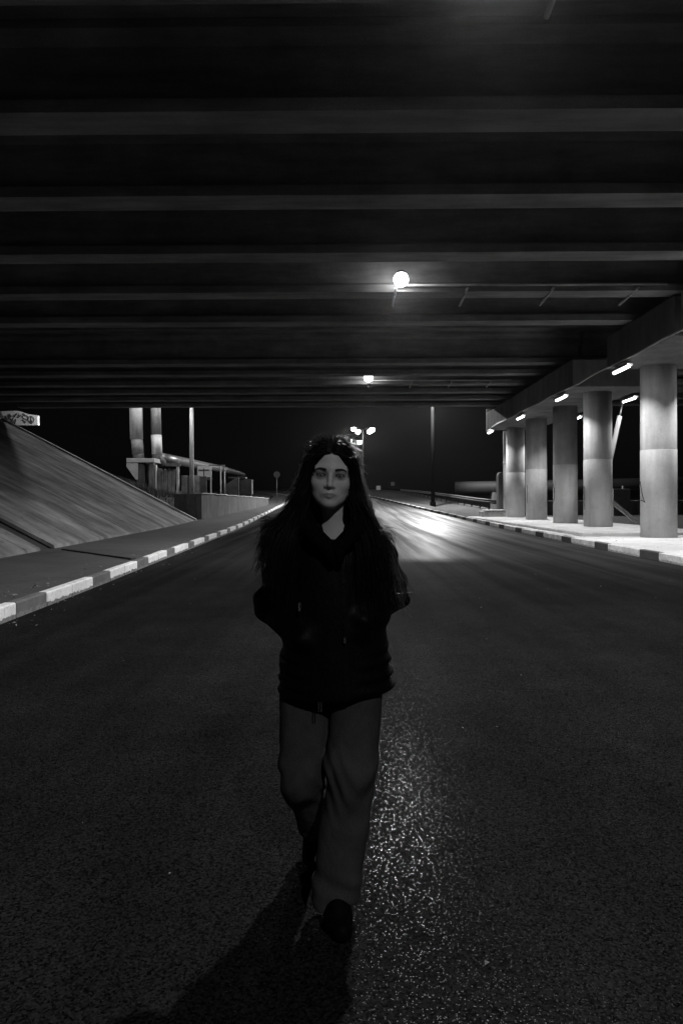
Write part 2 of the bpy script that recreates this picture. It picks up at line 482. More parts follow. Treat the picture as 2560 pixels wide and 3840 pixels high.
# limewashed block at the end of the abutment, with spray paint
blk=tag(empty('abutment_block',(-20.9,43.4,6.22)),'pale block with dark spray-painted scrawl at the top of the paved slope','concrete block')
P=[(-2.6,0),(1.62,0),(1.62,.62),(.95,.72),(.45,.90),(.25,.92),(-2.6,.84)]
MB().prism(P,'y',0,.3).build('block_body',M['grafblock'],blk)
k=43.4/2560
def gp(u,v):   # zoom of the scrawl: 9.8 px per photo px, origin (0,1520)
    X=(u/9.8-1280)*k; Z=1.48+(1870+4.4-(1520+v/9.8))*k
    return (X+20.9,-.006,Z-6.22)
strokes=[[(5,500),(30,380),(65,240),(110,400),(150,560),(180,700)],[(0,520),(120,520)],
 [(235,380),(240,560),(225,700)],[(235,380),(265,520),(300,690)],[(300,690),(330,480),(365,320),(410,450),(450,600),(480,700)],
 [(380,640),(400,600),(430,690)],[(365,320),(440,400),(540,395),(600,340),(640,300)],[(640,300),(560,430),(480,520),(430,600)],
 [(480,520),(530,600),(580,690)],[(605,500),(600,580),(570,680)],
 [(705,300),(710,370),(725,450),(760,360),(800,385)],[(700,430),(660,435)],
 [(860,340),(890,305),(930,330),(925,375),(880,380),(855,420),(880,480),(950,520),(1030,550)],
 [(900,390),(980,375),(1050,420),(1055,500),(1000,540),(930,500),(860,470)],[(810,540),(870,550),(930,610),(940,660)],[(940,640),(990,600)],
 [(1160,410),(1080,430),(1060,520),(1090,620),(1180,670),(1250,620),(1280,530),(1250,450),(1160,410)],[(1160,415),(1165,560),(1170,670)],[(1165,560),(1090,620)],[(1165,560),(1245,620)]]
for s in strokes:
    MB().tube([gp(*q) for q in s],.028,6).build('spray_stroke',M['grafink'],blk)

# ---------------------------------------------------------------- conduits and lamps below the girders
def conduit(label,y,z,x0,x1,xs_b,yb0,yb1):
    root=tag(empty('lamp_conduit',(x0,y,z)),label,'conduit','conduits under the girders')
    MB().tube([(0,0,0),((x1-x0)*.5,BR*(x1-x0)*.5,0),(x1-x0,BR*(x1-x0),0)],.035,8).build('pipe',M['conduit'],root,smooth=True)
    for x in xs_b:
        b=MB().tube([(x-x0,yb0-y,-.10),(x-x0,yb1-y,-.20)],.035,8).build('hanger',M['conduit'],root,smooth=True)
        MB().tube([(x-x0,yb0-y+.3,-.11),(x-x0,yb0-y+.38,-.12)],.055,10).build('clip',M['steel'],b)
    return root
conduit('thin conduit with slanting hangers below the girder at the top edge',6.66,ZB1+.08,1.45,9.3,[2.22,4.35],6.35,7.35)
conduit('thin conduit with slanting hangers right of the large round lamp',17.42,ZB1+.14,1.45,8.3,[1.40,3.22,5.40,7.55],17.35,18.55)
conduit('faint far conduit with hangers beyond the smaller round lamp',33.02,ZB2+.16,1.3,8.2,[1.35,3.4,5.3,7.2],32.7,33.9)

def bulkhead(label,x,y,z,power,r=.185,mat=None):
    root=tag(empty('round_lamp',(x,y,z)),label,'lamp','round lamps below the girders')
    h=MB(); h.tube([(0,.26,.03),(0,.04,.03),(0,-.02,.0)],[.05,.05,.09],12); h.build('bracket',M['housing'],root,smooth=True)
    c=MB(); n=28; vs=[];fs=[]
    prof=[(r*.35,.075),(r*.6,.05),(r*.64,.0),(r*.6,-.01)]
    for (rr,zz) in prof:
        for k in range(n): vs.append((rr*math.cos(2*math.pi*k/n),rr*math.sin(2*math.pi*k/n),zz))
    for i in range(len(prof)-1):
        for k in range(n): fs.append((i*n+k,i*n+(k+1)%n,(i+1)*n+(k+1)%n,(i+1)*n+k))
    fs.append(tuple(range(n)))
    c.add(vs,fs); c.build('housing',M['housing'],root,smooth=True)
    g=MB(); vs=[];fs=[]; rings=8
    for i in range(rings):
        a=-.95+(math.pi/2+.95)*i/rings
        for k in range(n): vs.append((r*math.cos(a)*math.cos(2*math.pi*k/n),r*math.cos(a)*math.sin(2*math.pi*k/n),-r*.8-r*math.sin(a)))
    vs.append((0,0,-r*1.8))
    for i in range(rings-1):
        for k in range(n): fs.append((i*n+k,i*n+(k+1)%n,(i+1)*n+(k+1)%n,(i+1)*n+k))
    for k in range(n): fs.append(((rings-1)*n+k,(rings-1)*n+(k+1)%n,rings*n))
    g.add(vs,fs); g.build('globe',mat or M['e_bulk'],root,smooth=True)
    if not power: return root
    ld=bpy.data.lights.new('lamp_beam','AREA'); ld.shape='DISK'; ld.size=r*1.0; ld.energy=power; ld.spread=math.radians(164)
    lo=bpy.data.objects.new('lamp_beam',ld); COL.objects.link(lo); lo.parent=root; lo.location=(0,0,-r*1.8-.03)
    return root
bulkhead('large bright round lamp on the conduit under the nearer bridge',1.51,17.12,7.12,P_BULK)
bulkhead('smaller bright round lamp under the farther bridge, above the woman',1.31,32.6,ZB2+.40,P_BULK*.32,r=.215)
bulkhead('round lamp just above the top edge on the nearest conduit',1.45,6.32,6.95,P_BULK0)
bulkhead('added unseen lamp outside the far bridge, lighting the pale pole',-8.4,42.35,7.75,0,mat=M['e_fascia_fill'])
bulkhead('added unseen lamp outside the far bridge, lighting the pale block and pipes',-17.0,42.35,7.75,0,mat=M['e_fascia_fill'])  # both globes added out of view behind the last girder, as fill light

# ---------------------------------------------------------------- batten lamps along the pier caps
def batten(label,x,y,z,side):
    root=tag(empty('batten_lamp',(x+PT*y,y,z),-PT),label,'lamp','batten lamps along the pier caps')
    m=MB(); m.cbox(-.09,.09,-.66,.66,.02,.07,.015); m.box(-.095,-.087,-.665,.665,-.045,.03); m.box(.087,.095,-.665,.665,-.045,.03)
    m.build('housing',M['housing'],root)
    m=MB(); n=10
    pts=[(0,-.62,0),(0,-.58,0),(0,.58,0),(0,.62,0)]
    m.tube(pts,[.034,.050,.050,.034],12); 
    o=m.build('tube_cover',M['e_cap'],root,(0,0,-.055),smooth=True)
    MB().tube([(0,-.4,.10),(0,-.4,.16)],.02,8).build('fixing',M['housing'],root)
    ld=bpy.data.lights.new('lamp_beam','AREA'); ld.shape='RECTANGLE'; ld.size=.1; ld.size_y=1.2; ld.energy=P_CAP; ld.spread=math.radians(112)
    lo=bpy.data.objects.new('lamp_beam',ld); COL.objects.link(lo); lo.parent=root; lo.location=(0,0,-.14)
    MB().tube([(0,.4,.10),(0,.4,.16)],.02,8).build('fixing',M['housing'],root)
    return root
CZ=5.52
for y,lb in ((14.8,'second batten lamp along the road-side edge of the nearer pier cap'),
             (21.25,'batten lamp left of the nearest pillar head, largest of the lit bars'),(27.35,'batten lamp on the road-side cap edge left of the second pillar'),
             (33.9,'batten lamp on the road-side cap edge above the third and fourth pillars'),(41.2,'farthest batten lamp at the white end of the pier cap')):
    batten(lb,8.42,y,CZ,-1)
for y,lb in ((14.8,'batten lamp on the far-side cap edge right of the picture'),(21.2,'batten lamp on the far-side cap edge hidden behind the nearest pillar'),(27.8,'lit batten lamp between the nearest two pillars on the far-side cap edge'),
             (34.3,'small lit batten lamp between the second and third pillars'),(40.8,'batten lamp on the far-side cap edge behind the farthest pillar')):
    batten(lb,11.33,y,CZ,1)
# cable along the cap edge
root=tag(empty('cap_cable',(8.24,-9,5.70),-PT),'dark cable run along the lower edge of the pier caps','cable')
pts=[(0,0,0)]+[(-.03+.02*math.sin(i),i*1.7,.03*math.sin(i*2.1)-.01) for i in range(1,30)]
MB().tube(pts,.03,8).build('cable',M['conduit'],root,smooth=True)

# ---------------------------------------------------------------- objects under the far bridge
b=tag(empty('concrete_block',(9.0,42.6,SW)),'low chipped concrete block beside the farthest pillar','concrete block')
MB().cbox(-.35,1.2,-.55,.55,-.3,.50,.06).build('block_body',M['block'],b)
MB().cbox(-.2,1.1,-.6,.6,.505,.56,.02).build('dusty_top',M['walk_r'],b)
b=tag(empty('standing_slab',(10.8,45.6,SW)),'tall round-cornered concrete slab standing behind the farthest pillar','slab')
prof=[(-.42,-.3),(.42,-.3),(.42,2.85)]+[(.42-.0,2.95),(.3,3.02),(-.2,3.02),(-.34,2.94),(-.40,2.8)]
MB().prism(prof,'y',-.3,.3).build('slab_body',M['wall'],b)
for zz in (.6,.95,1.3,1.7,2.1): MB().tube([(.2,-.33,zz),(.2,-.28,zz)],.06,10).build('bolt_pocket',M['gutter'],b)
b=tag(empty('drain_pipe',(10.28,42.75,0)),'slim vertical drain pipe left of the farthest pillar','pipe')
MB().tube([(0,0,0),(0,0,5.68)],.16,14).build('pipe_shaft',M['pillar'],b,smooth=True)
MB().tube([(0,0,3.6),(0,0,3.75)],.18,14).build('pipe_socket',M['pillar'],b,smooth=True)
b=tag(empty('drain_pipe',(10.85,33.6,0)),'slim dark drain pipe between the second and third pillars','pipe')
MB().tube([(0,0,0),(0,0,5.68)],.10,14).build('pipe_shaft',M['wall'],b,smooth=True)
# leaning pole and bar behind the second pillar
b=tag(empty('leaning_pole',(10.62,28.6,SW)),'pale pole leaning to the right behind the second pillar','pole')
MB().tube([(0,0,0),(1.03,0,4.7)],[.095,.095],12).build('shaft',M['wall'],b,smooth=True)
MB().tube([(1.03,0,4.7),(1.10,0,5.0),(1.20,0,5.42),(1.22,0,5.5)],[.05,.03,.022,.022],10).build('tip_rod',M['steel'],b,smooth=True)
b=tag(empty('slanting_bar',(12.2,28.4,.42)),'square steel bar slanting down to the right behind the second pillar','bar')
MB().add([(0,-.07,0),(0,.07,0),(.10,.07,.10),(.10,-.07,.10),(-1.55,-.07,1.27),(-1.55,.07,1.27),(-1.45,.07,1.40),(-1.45,-.07,1.40)],[(0,1,2,3),(4,7,6,5),(0,4,5,1),(1,5,6,2),(2,6,7,3),(3,7,4,0)]).build('bar_body',M['steel'],b)

# across the other carriageway
b=tag(empty('barrier_wall',(13,58,.45)),'low pale concrete barrier across the far carriageway behind the pillars','barrier')
for i in range(11):
    MB().cbox(0,1.96,-.2,.2,-.8,.80,.03).build('barrier_unit',M['wall'],b,(i*2.0+2,i*.05,random.uniform(-.02,.02)))
b=tag(empty('ground_pipe',(12,72,2.6)),'thick dim pipe lying beyond the far barrier','pipe')
MB().tube([(0,0,0),(14,0,.2),(34,-1,.6)],.62,20).build('pipe_body',M['dimpipe'],b,smooth=True)
for x in (4,12,20,28): MB().box(x-.2,x+.2,-.6,.6,-3.2,-.5).build('pipe_support',M['wall'],b)
b=tag(empty('utility_box',(22.8,56,.3)),'small dim box in front of the thick pipe between pillars','box')
MB().cbox(-.7,.7,-.4,.4,-.6,1.9,.03).build('box_body',M['dimblock'],b); MB().tube([(.3,0,1.9),(.3,0,2.15)],.12,10).build('vent_cap',M['dimblock'],b)
# guard rail on the right verge
rail=tag(empty('guard_rail',(11.4,50,0)),'long steel guard rail running along the right verge into the dark','guard rail')
rp=[(0,0,1.25),(-.2,8,1.48),(-.5,20,1.86),(-.9,34,2.26),(-1.4,48,2.62),(-1.9,60,2.92)]
m=MB()
for dz in (0,.16): m.tube([(x,y,z-dz) for x,y,z in rp],.075,8)
m.build('rail_beam',M['dimrail'],rail,smooth=True)
for i in range(20):
    y=i*3.1; x=float(np.interp(y,[p[1] for p in rp],[p[0] for p in rp])); z=float(np.interp(y,[p[1] for p in rp],[p[2] for p in rp]))
    MB().box(-.05,.05,-.06,.06,-1.6,-.05).build('post',M['darksteel'],rail,(x+.12,y,z))

# ---------------------------------------------------------------- lamp poles
def pole(label,x,y,z0,h,heads,mat,r0=.13,shaft='darksteel',group=None,hl=.75,hw=.32,dp=.45):
    root=tag(empty('street_lamp',(x,y,z0)),label,'street lamp',group)
    MB().tube([(0,0,-.4),(0,0,h*.5),(0,0,h)],[r0,r0*.85,r0*.6],14).build('shaft',M[shaft],root,smooth=True)
    MB().tube([(0,0,-.1),(0,0,.5)],r0*1.5,12).build('base',M[shaft],root)
    for (hx,hy,hz) in heads:
        MB().tube([(0,0,h-.15),(hx*.5,hy*.5,h+.15+(hz-h)*.5),(hx*.85,hy*.85,hz+.05)],.04,8).build('arm',M[shaft],root,smooth=True)
        hd=MB(); a=math.atan2(hy,hx)
        hd.cbox(-hl/2,hl/2,-hw/2,hw/2,.0,.12,.03)
        ho=hd.build('lamp_head',M['housing'],root,(hx,hy,hz),a)
        g=MB(); n=16; vs=[];fs=[]
        for i,(q,zz) in enumerate(((1,0.0),(1.0,-.22*dp),(.8,-.42*dp),(.35,-.52*dp))):
            for k_ in range(n): vs.append((hl*.49*q*math.cos(2*math.pi*k_/n),hw*.49*q*math.sin(2*math.pi*k_/n),zz-.004))
        for i in range(3):
            for k_ in range(n): fs.append((i*n+k_,i*n+(k_+1)%n,(i+1)*n+(k_+1)%n,(i+1)*n+k_))
        fs.append(tuple(3*n+k_ for k_ in range(n)))
        g.add(vs,fs).build('lens',mat,ho,smooth=True)
    return root
FG='far street lamps'
pole('tallest far street lamp with two pairs of heads, right of the head',3.48,110,gz(3.48,110),10.7,[(-1.5,.6,11.0),(-.8,-.6,10.45),(1.55,.6,10.9),(1.05,-.6,10.45)],M['e_street'],.12,'darksteel',FG,.78,.58,1.0)
pole('middle far street lamp with bright heads touching the hair outline',2.48,135,gz(2.48,135),9.6,[(-1.35,.6,10.7),(-.85,-.6,10.15),(1.1,0,10.0)],M['e_street'],.12,'darksteel',FG,.95,.75,1.2)
pole('farthest street lamp with a low bright head at the hair edge',2.7,172,gz(2.7,172),9.9,[(.3,0,9.9),(-.6,.4,9.6)],M['e_street'],.12,'darksteel',FG,.95,.75,1.2)
pole('tall dark lamp pole on the right verge, its head hidden above the bridge',8.55,64,gz(8.55,64),12.3,[(-.6,-1.4,12.45)],M['e_near'],.19,'blacksteel',None,.9,.45)
pole('pale tapering lamp pole left of the road beyond the bridge',-9.85,45,.9,9.4,[(-1.6,-1.25,9.1)],M['e_left'],.155,'palepost',None,.7,.35)
bulkhead('round lamp of the next row behind the camera',2.1,-4.9,6.95,P_BACK)

# ---------------------------------------------------------------- left side: pipes, sheds, wall
pipe=tag(empty('heating_pipe',(-13.65,46,4.4)),'left riser of the two wrapped heating pipes, white above and grey below','pipe')
def riser(root,x,rr,parts,foot=True):
    for nm,z0,z1,dx0,dx1,mt,k in parts:
        MB().tube([(x+dx0,0,z0),(x+dx1,0,z1)],rr*k,24).build(nm,M[mt],root,smooth=True)
riser(pipe,0,.40,[('white_wrap',1.15,5.2,-.12,-.20,'wrapw',1.06),('grey_wrap',.12,1.16,-.02,-.11,'wrapg',.96)])
MB().tube([(0,0,.15),(.02,.05,-.25),(.08,.35,-.45),(.1,.9,-.5)],.37,20).build('elbow',M['wrapd'],pipe,smooth=True)
pipe=tag(empty('heating_pipe',(-12.55,46.6,4.4)),'right riser of the two heating pipes, bending into the long run','pipe')
riser(pipe,0,.345,[('upper_wrap',1.45,5.2,-.06,-.14,'wrapg',1.0),('middle_wrap',.15,1.46,.0,-.06,'palepost',1.03)])
MB().tube([(0,0,.16),(.02,.0,-.2),(.15,.6,-.35)],.35,20).build('elbow',M['wrapd'],pipe,smooth=True)
run=[(0.2,.5,-.08),(.1,5,.0),(-.3,16,.2),(-1.2,32,.55),(-2.6,52,.9),(-3.6,66,1.05)]
MB().tube(run,.36,20).build('long_run',M['foil'],pipe,smooth=True)
for i in range(1,5):
    y=i*9.0; x=float(np.interp(y,[p[1] for p in run],[p[0] for p in run])); z=float(np.interp(y,[p[1] for p in run],[p[2] for p in run]))
    MB().tube([(x,y-.06,z),(x,y+.06,z)],.375,20).build('band',M['steel'],pipe,(0,0,0),smooth=False)
K=46/2560
sh=tag(empty('pipe_support',(-13.3,45.6,1.2)),'concrete and board support frame under the two pipe risers','pipe support')
ZT=4.19-1.2
MB().cbox(-.85,1.0,-.6,1.6,ZT-.28,ZT,.02).build('top_slab',M['coping'],sh)
MB().prism([(-.85,ZT-.29),(-.85,ZT-.55),(-.25,ZT-1.4),(-.1,ZT-1.4),(-.1,ZT-.29)],'y',-.58,-.30).build('corbel',M['coping'],sh)
MB().cbox(-.22,.28,-.5,.0,-.6,ZT-.285,.03).build('column',M['wall'],sh)
MB().cbox(.62,.92,-.5,-.1,-.6,ZT-.285,.03).build('column',M['board'],sh)
bx=.30
for i in range(4):
    w=random.uniform(.07,.12); MB().cbox(bx,bx+w-.015,-.1,.0,-.6+random.uniform(-.05,.1),ZT-.32-random.uniform(0,.1),.008).build('board',M['board'],sh); bx+=.09
bx=1.10
for i in range(9):
    w=.125; MB().cbox(bx,bx+w-.012,-.1+.02*(i%2),.0+.02*(i%2),-.5+random.uniform(-.05,.25),ZT-.62-random.uniform(0,.12),.008).build('board',M['board'],sh); bx+=.128
MB().cbox(.98,1.08,-.45,-.2,.35,ZT-.42,.01).build('brace',M['palepost'],sh)
fr=tag(empty('door_frame',(-11.1,45.4,1.2)),'narrow pale post with a short lintel right of the pipe support','frame')
MB().cbox(.18,.32,-.1,.1,-.6,2.45,.01).build('post',M['coping'],fr)
MB().cbox(-.55,.40,-.12,.12,2.46,2.68,.01).build('lintel',M['wall'],fr)
MB().tube([(.3,0,2.68),(.3,0,2.85)],.05,8).build('stub',M['coping'],fr)
w=tag(empty('yard_wall',(-10.9,46.5,1.0)),'dark stained yard wall behind the pale lamp pole','wall')
for i in range(4): MB().cbox(i*.43,i*.43+.42,0,.18,-.6,2.1-.06*(i%2),.015).build('wall_panel',M['gutter'] if i%2 else M['board'],w)
sg=tag(empty('panel_sign',(-9.85,49,.9)),'pale square panel with a dark cross brace above the wall','sign')
MB().cbox(-.45,.45,-.02,.02,2.15,2.95,.006).build('sheet',M['signback'],sg)
MB().box(-.38,.38,-.06,-.024,2.62,2.70).build('brace',M['darksteel'],sg); MB().box(-.03,.04,-.10,-.064,2.2,2.78).build('brace',M['darksteel'],sg)
for x in (-.5,.5): MB().box(x-.04,x+.04,-.03,.05,-.8,2.98).build('post',M['palepost' if x>0 else 'darksteel'],sg)
MB().box(-.6,.6,.05,.09,1.95,2.12).build('rail',M['darksteel'],sg)
fr=tag(empty('goal_frame',(-9.0,51,1.0)),'thin pale steel frame standing right of the square panel','frame')
MB().tube([(0,0,-.6),(0,0,2.95)],.04,8).build('post',M['palepost'],fr,smooth=True); MB().tube([(.28,0,-.6),(.28,0,3.0)],.05,8).build('post',M['steel'],fr,smooth=True); MB().tube([(-.9,0,2.98),(.28,0,2.98)],.04,8).build('crossbar',M['steel'],fr,smooth=True)
tr=tag(empty('tapered_slab',(-8.3,53,1.0)),'tapered concrete panel standing behind the retaining wall','panel')
MB().prism([(-.8,-.5),(.35,-.5),(.35,2.15),(.1,2.1),(-.8,1.55)],'y',0,.16).build('panel_body',M['dimblock'],tr)
ct=tag(empty('cabinet',(-8.75,63,1.3)),'dim utility cabinet with a flat roof at the end of the long pipe','cabinet')
MB().cbox(-.5,.55,-.4,.4,.6,1.95,.02).build('cabinet_body',M['dimblock'],ct); MB().cbox(-1.6,.0,-.5,.5,2.05,2.2,.02).build('cabinet_roof',M['dimblock'],ct)
MB().tube([(-.4,0,-.8),(-.4,0,.6)],.08,8).build('leg',M['darksteel'],ct); MB().tube([(.4,0,-.8),(.4,0,.6)],.08,8).build('leg',M['darksteel'],ct)
MB().box(-.03,.03,-.43,-.405,.7,1.9).build('door_seam',M['darksteel'],ct)
rs=tag(empty('round_sign',(-6.9,73,gz(-6.9,73))),'dim round road sign seen from behind on a thin post','road sign')
zc=1.48+(1872-1781)*73/2560-rs.location.z
MB().tube([(0,0,-.4),(0,0,zc+.3)],.035,8).build('post',M['darksteel'],rs,smooth=True)
MB().tube([(0,-.05,zc),(0,-.02,zc)],.35,24).build('disc',M['dimsign'],rs)

# retaining wall in cast panels
rw=tag(empty('retaining_wall',(-7.85,38.4,0)),'pale stained retaining wall with a thin coping beside the left sidewalk','wall')
N=8; A=Vector((-7.85,38.4)); B=Vector((-7.15,67.0))
ang=math.atan2(-(B.x-A.x),(B.y-A.y))
for i in range(N):
    t0,t1=i/N,(i+1)/N; L=(B-A).length/N
    y0=A.y+(B.y-A.y)*t0; zz=zr(y0+L/2)
    top=1.79+(1.47-1.79)*(t0+.5/N)-zz+zz
    o=MB().cbox(-.35,0,.006,L-.006,-.4,1.0,.012).build('wall_panel',M['wall'],rw,(A.x+(B.x-A.x)*t0+7.85,y0-38.4,zz),ang)
    hgt=1.79+(1.50-1.79)*(t0+.5/N)-zz
    for v in o.data.vertices:
        if v.co.z>.5: v.co.z=v.co.z-1.0+hgt
    q=MB().cbox(-.40,.07,.004,L-.004,hgt+.002,hgt+.06,.01).build('coping_stone',M['coping'],rw,o.location[:],ang)
MB().cbox(-1.55,-.36,0,.3,-.3,1.78,.015).build('return_wall',M['wall'],rw)

# distant signs
for (x,y,zc,s,lb) in ((12.9,172,0,1.0,'distant small square sign right of the hair'),(6.6,122,0,.85,'distant pale square plate low beside the hair')):
    py=1814 if s==1.0 else 1829
    zz=1.48+(1869-py)*y/2560; g0=gz(x,y)
    sgn=tag(empty('distant_sign',(x,y,g0)),lb,'road sign','distant signs')
    MB().box(-.45*s,.45*s,-.03,.03,zz-g0-.45*s,zz-g0+.45*s).build('plate',M['signback'],sgn)
    MB().tube([(0,.05,-.3),(0,.05,zz-g0)],.04,6).build('post',M['darksteel'],sgn)

# ================================================================ the woman
WX,WY=-.03,2.55          # ground point below the pelvis; local x to the picture's right, local y towards the camera
def surface_nets(F,xs,ys,zs):
    ins=F<0
    nx,ny,nz=F.shape
    acc=np.zeros((nx-1,ny-1,nz-1,3)); cnt=np.zeros((nx-1,ny-1,nz-1))
    G=(xs,ys,zs)
    def sl(off,ax=None):
        return tuple(slice(o,o+n-1) for o,n in zip(off,(nx,ny,nz)))
    for ax in range(3):
        o1,o2=[a for a in range(3) if a!=ax]
        for p in (0,1):
            for q in (0,1):
                off0=[0,0,0]; off0[o1]=p; off0[o2]=q
                off1=list(off0); off1[ax]=1
                f0=F[sl(off0)]; f1=F[sl(off1)]
                cr=(f0<0)!=(f1<0)
                idx=np.nonzero(cr)
                a=f0[idx]; b=f1[idx]; t=a/(a-b)
                pt=np.zeros((len(t),3))
                for d in range(3):
                    g=G[d]
                    base=g[np.array(idx[d])+off0[d]]
                    if d==ax: pt[:,d]=base+(g[np.array(idx[d])+1]-base)*t
                    else: pt[:,d]=base
                acc[idx]+=pt; cnt[idx]+=1
    act=cnt>0
    vid=-np.ones(act.shape,int); n=int(act.sum()); vid[act]=np.arange(n)
    V=acc[act]/cnt[act][:,None]
    faces=[]
    for ax in range(3):
        o1,o2=[a for a in range(3) if a!=ax]
        s0=[slice(None)]*3; s1=[slice(None)]*3
        s0[ax]=slice(0,-1); s1[ax]=slice(1,None)
        for o in (o1,o2):
            s0[o]=slice(1,-1); s1[o]=slice(1,-1)
        a=ins[tuple(s0)]; b=ins[tuple(s1)]
        idx=np.array(np.nonzero(a!=b)).T
        if len(idx)==0: continue
        fl=a[tuple(idx.T)]
        c=idx.copy(); c[:,o1]+=1; c[:,o2]+=1
        def v(d1,d2):
            q=c.copy(); q[:,o1]-=d1; q[:,o2]-=d2
            return vid[q[:,0],q[:,1],q[:,2]]
        quad=np.stack([v(1,1),v(0,1),v(0,0),v(1,0)],1)
        if ax==1: quad=quad[:,::-1]
        quad[~fl]=quad[~fl][:,::-1]
        faces.append(quad)
    return V,np.concatenate(faces)
def coords(segs):
    """segs: list of (start,end,step)"""
    out=[]
    for a,b,st in segs:
        n=max(1,int(round((b-a)/st))); out+=list(a+(b-a)*np.arange(n)/n)
    out.append(segs[-1][1]); return np.array(out)
def grid(xs,ys,zs): return xs[:,None,None],ys[None,:,None],zs[None,None,:]
def smin(a,b,k):
    h=np.clip(.5+.5*(b-a)/k,0,1); return b*(1-h)+a*h-k*h*(1-h)
def smax(a,b,k): return -smin(-a,-b,k)
def cap3(g,a,b,r1,r2):
    x,y,z=g; a=np.array(a,float); b=np.array(b,float); d=b-a; L=(d**2).sum()
    t=np.clip(((x-a[0])*d[0]+(y-a[1])*d[1]+(z-a[2])*d[2])/L,0,1)
    return np.sqrt((x-a[0]-d[0]*t)**2+(y-a[1]-d[1]*t)**2+(z-a[2]-d[2]*t)**2)-(r1+(r2-r1)*t)
def ell(g,c,r):
    x,y,z=g; r=np.array(r,float)
    k0=np.sqrt(((x-c[0])/r[0])**2+((y-c[1])/r[1])**2+((z-c[2])/r[2])**2)
    k1=np.sqrt(((x-c[0])/r[0]**2)**2+((y-c[1])/r[1]**2)**2+((z-c[2])/r[2]**2)**2)
    return k0*(k0-1)/np.maximum(k1,1e-6)
def tosurf(V,F,name,mat,parent,smooth=True):
    W_=V.copy(); W_[:,1]=-W_[:,1]
    me=bpy.data.meshes.new(name); me.from_pydata(W_.tolist(),[],F.tolist())
    import bmesh
    bm=bmesh.new(); bm.from_mesh(me); bmesh.ops.recalc_face_normals(bm,faces=bm.faces); bm.to_mesh(me); bm.free()
    if smooth: me.shade_smooth()
    return obj(name,me,mat,parent)
def relax(V,F,it=2,lam=.5):
    E=np.concatenate([F[:,[0,1]],F[:,[1,2]],F[:,[2,3]],F[:,[3,0]]]); E=np.unique(np.sort(E,1),axis=0)
    for _ in range(it):
        S_=np.zeros_like(V); n=np.zeros(len(V))
        for a,b in ((0,1),(1,0)):
            np.add.at(S_,E[:,a],V[E[:,b]]); np.add.at(n,E[:,a],1)
        V=V+lam*(S_/n[:,None]-V)
    return V

def cloth(name,g,rough,spec,sheen=0.0,wr=.3,scale=60):
    m,nt,n,b=newmat(name)
    p=n.new('ShaderNodeTexCoord').outputs['Object']
    v=mul(nt,mr(nt,noise(nt,p,scale,3,.7),.3,.7,.75,1.25),mr(nt,noise(nt,p,6,3,.6),.3,.7,.75,1.25))
    nt.links.new(mul(nt,v,g),b.inputs['Base Color'])
    b.inputs['Roughness'].default_value=rough; b.inputs['Specular IOR Level'].default_value=spec
    b.inputs['Sheen Weight'].default_value=sheen
    bump(nt,b,noise(nt,scaled(nt,p,(1,1,.6)),14,4,.6),wr,.012)
    return m
def skin():
    m,nt,n,b=newmat('skin')
    p=n.new('ShaderNodeTexCoord').outputs['Object']
    v=mul(nt,mr(nt,noise(nt,p,40,4,.6),.3,.7,.94,1.06),mr(nt,noise(nt,p,380,2,.6),.3,.7,.95,1.05))
    sx=n.new('ShaderNodeSeparateXYZ'); nt.links.new(p,sx.inputs[0])
    for ex in (-1,1):                         # eye-socket shade painted into the skin colour, partly lid make-up
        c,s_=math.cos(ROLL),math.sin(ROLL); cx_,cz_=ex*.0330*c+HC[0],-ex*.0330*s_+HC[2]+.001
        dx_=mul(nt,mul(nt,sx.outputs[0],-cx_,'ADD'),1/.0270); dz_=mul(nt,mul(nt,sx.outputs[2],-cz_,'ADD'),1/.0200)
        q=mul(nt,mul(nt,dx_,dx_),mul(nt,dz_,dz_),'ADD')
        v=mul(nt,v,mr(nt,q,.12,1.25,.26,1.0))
    nt.links.new(mul(nt,v,.50),b.inputs['Base Color'])
    b.inputs['Roughness'].default_value=.5; b.inputs['Specular IOR Level'].default_value=.35
    b.inputs['Subsurface Weight'].default_value=.0
    bump(nt,b,noise(nt,p,900,2,.6),.08,.001)
    return m
M['coat']=cloth('black_coat_fabric',.0026,.5,.10,wr=.5)
M['fur']=cloth('black_collar_pile',.003,.9,.05,wr=.6,scale=220)
M['denim']=cloth('dark_trouser_cloth',.050,.9,.1,wr=.8,scale=300)
M['boot']=cloth('black_boot_leather',.0035,.6,.04,wr=.2)
M['hairmass']=cloth('hair_underlayer',.004,.8,.05,wr=.3,scale=200)
def flat(name,g,rough=.5,metal=0.0,spec=.5):
    m,nt,n,b=newmat(name); b.inputs['Base Color'].default_value=(g,g,g,1); b.inputs['Roughness'].default_value=rough; b.inputs['Metallic'].default_value=metal
    b.inputs['Specular IOR Level'].default_value=spec; return m
def hairmat():
    m,nt,n,b=newmat('dark_hair')
    oi=n.new('ShaderNodeTexCoord').outputs['Object']
    v=mr(nt,noise(nt,scaled(nt,oi,(160,160,12)),1,2,.5),.3,.7,.6,1.5)
    nt.links.new(mul(nt,v,.006),b.inputs['Base Color'])
    b.inputs['Roughness'].default_value=.40; b.inputs['Specular IOR Level'].default_value=.2
    b.inputs['Transmission Weight'].default_value=0
    return m
M['hair']=hairmat(); M['flyaway']=flat('backlit_loose_hair',.06,.3,0,.9)  # loose strands paler than the hair: backlit glow put into their colour
M['lip']=flat('lip_skin',.27,.45,0,.4); M['brow']=flat('brow_hair',.035,.8,0,.1); M['lash']=flat('lash',.02,.7,0,.1)
M['metal']=flat('bright_metal',.8,.18,1.0)
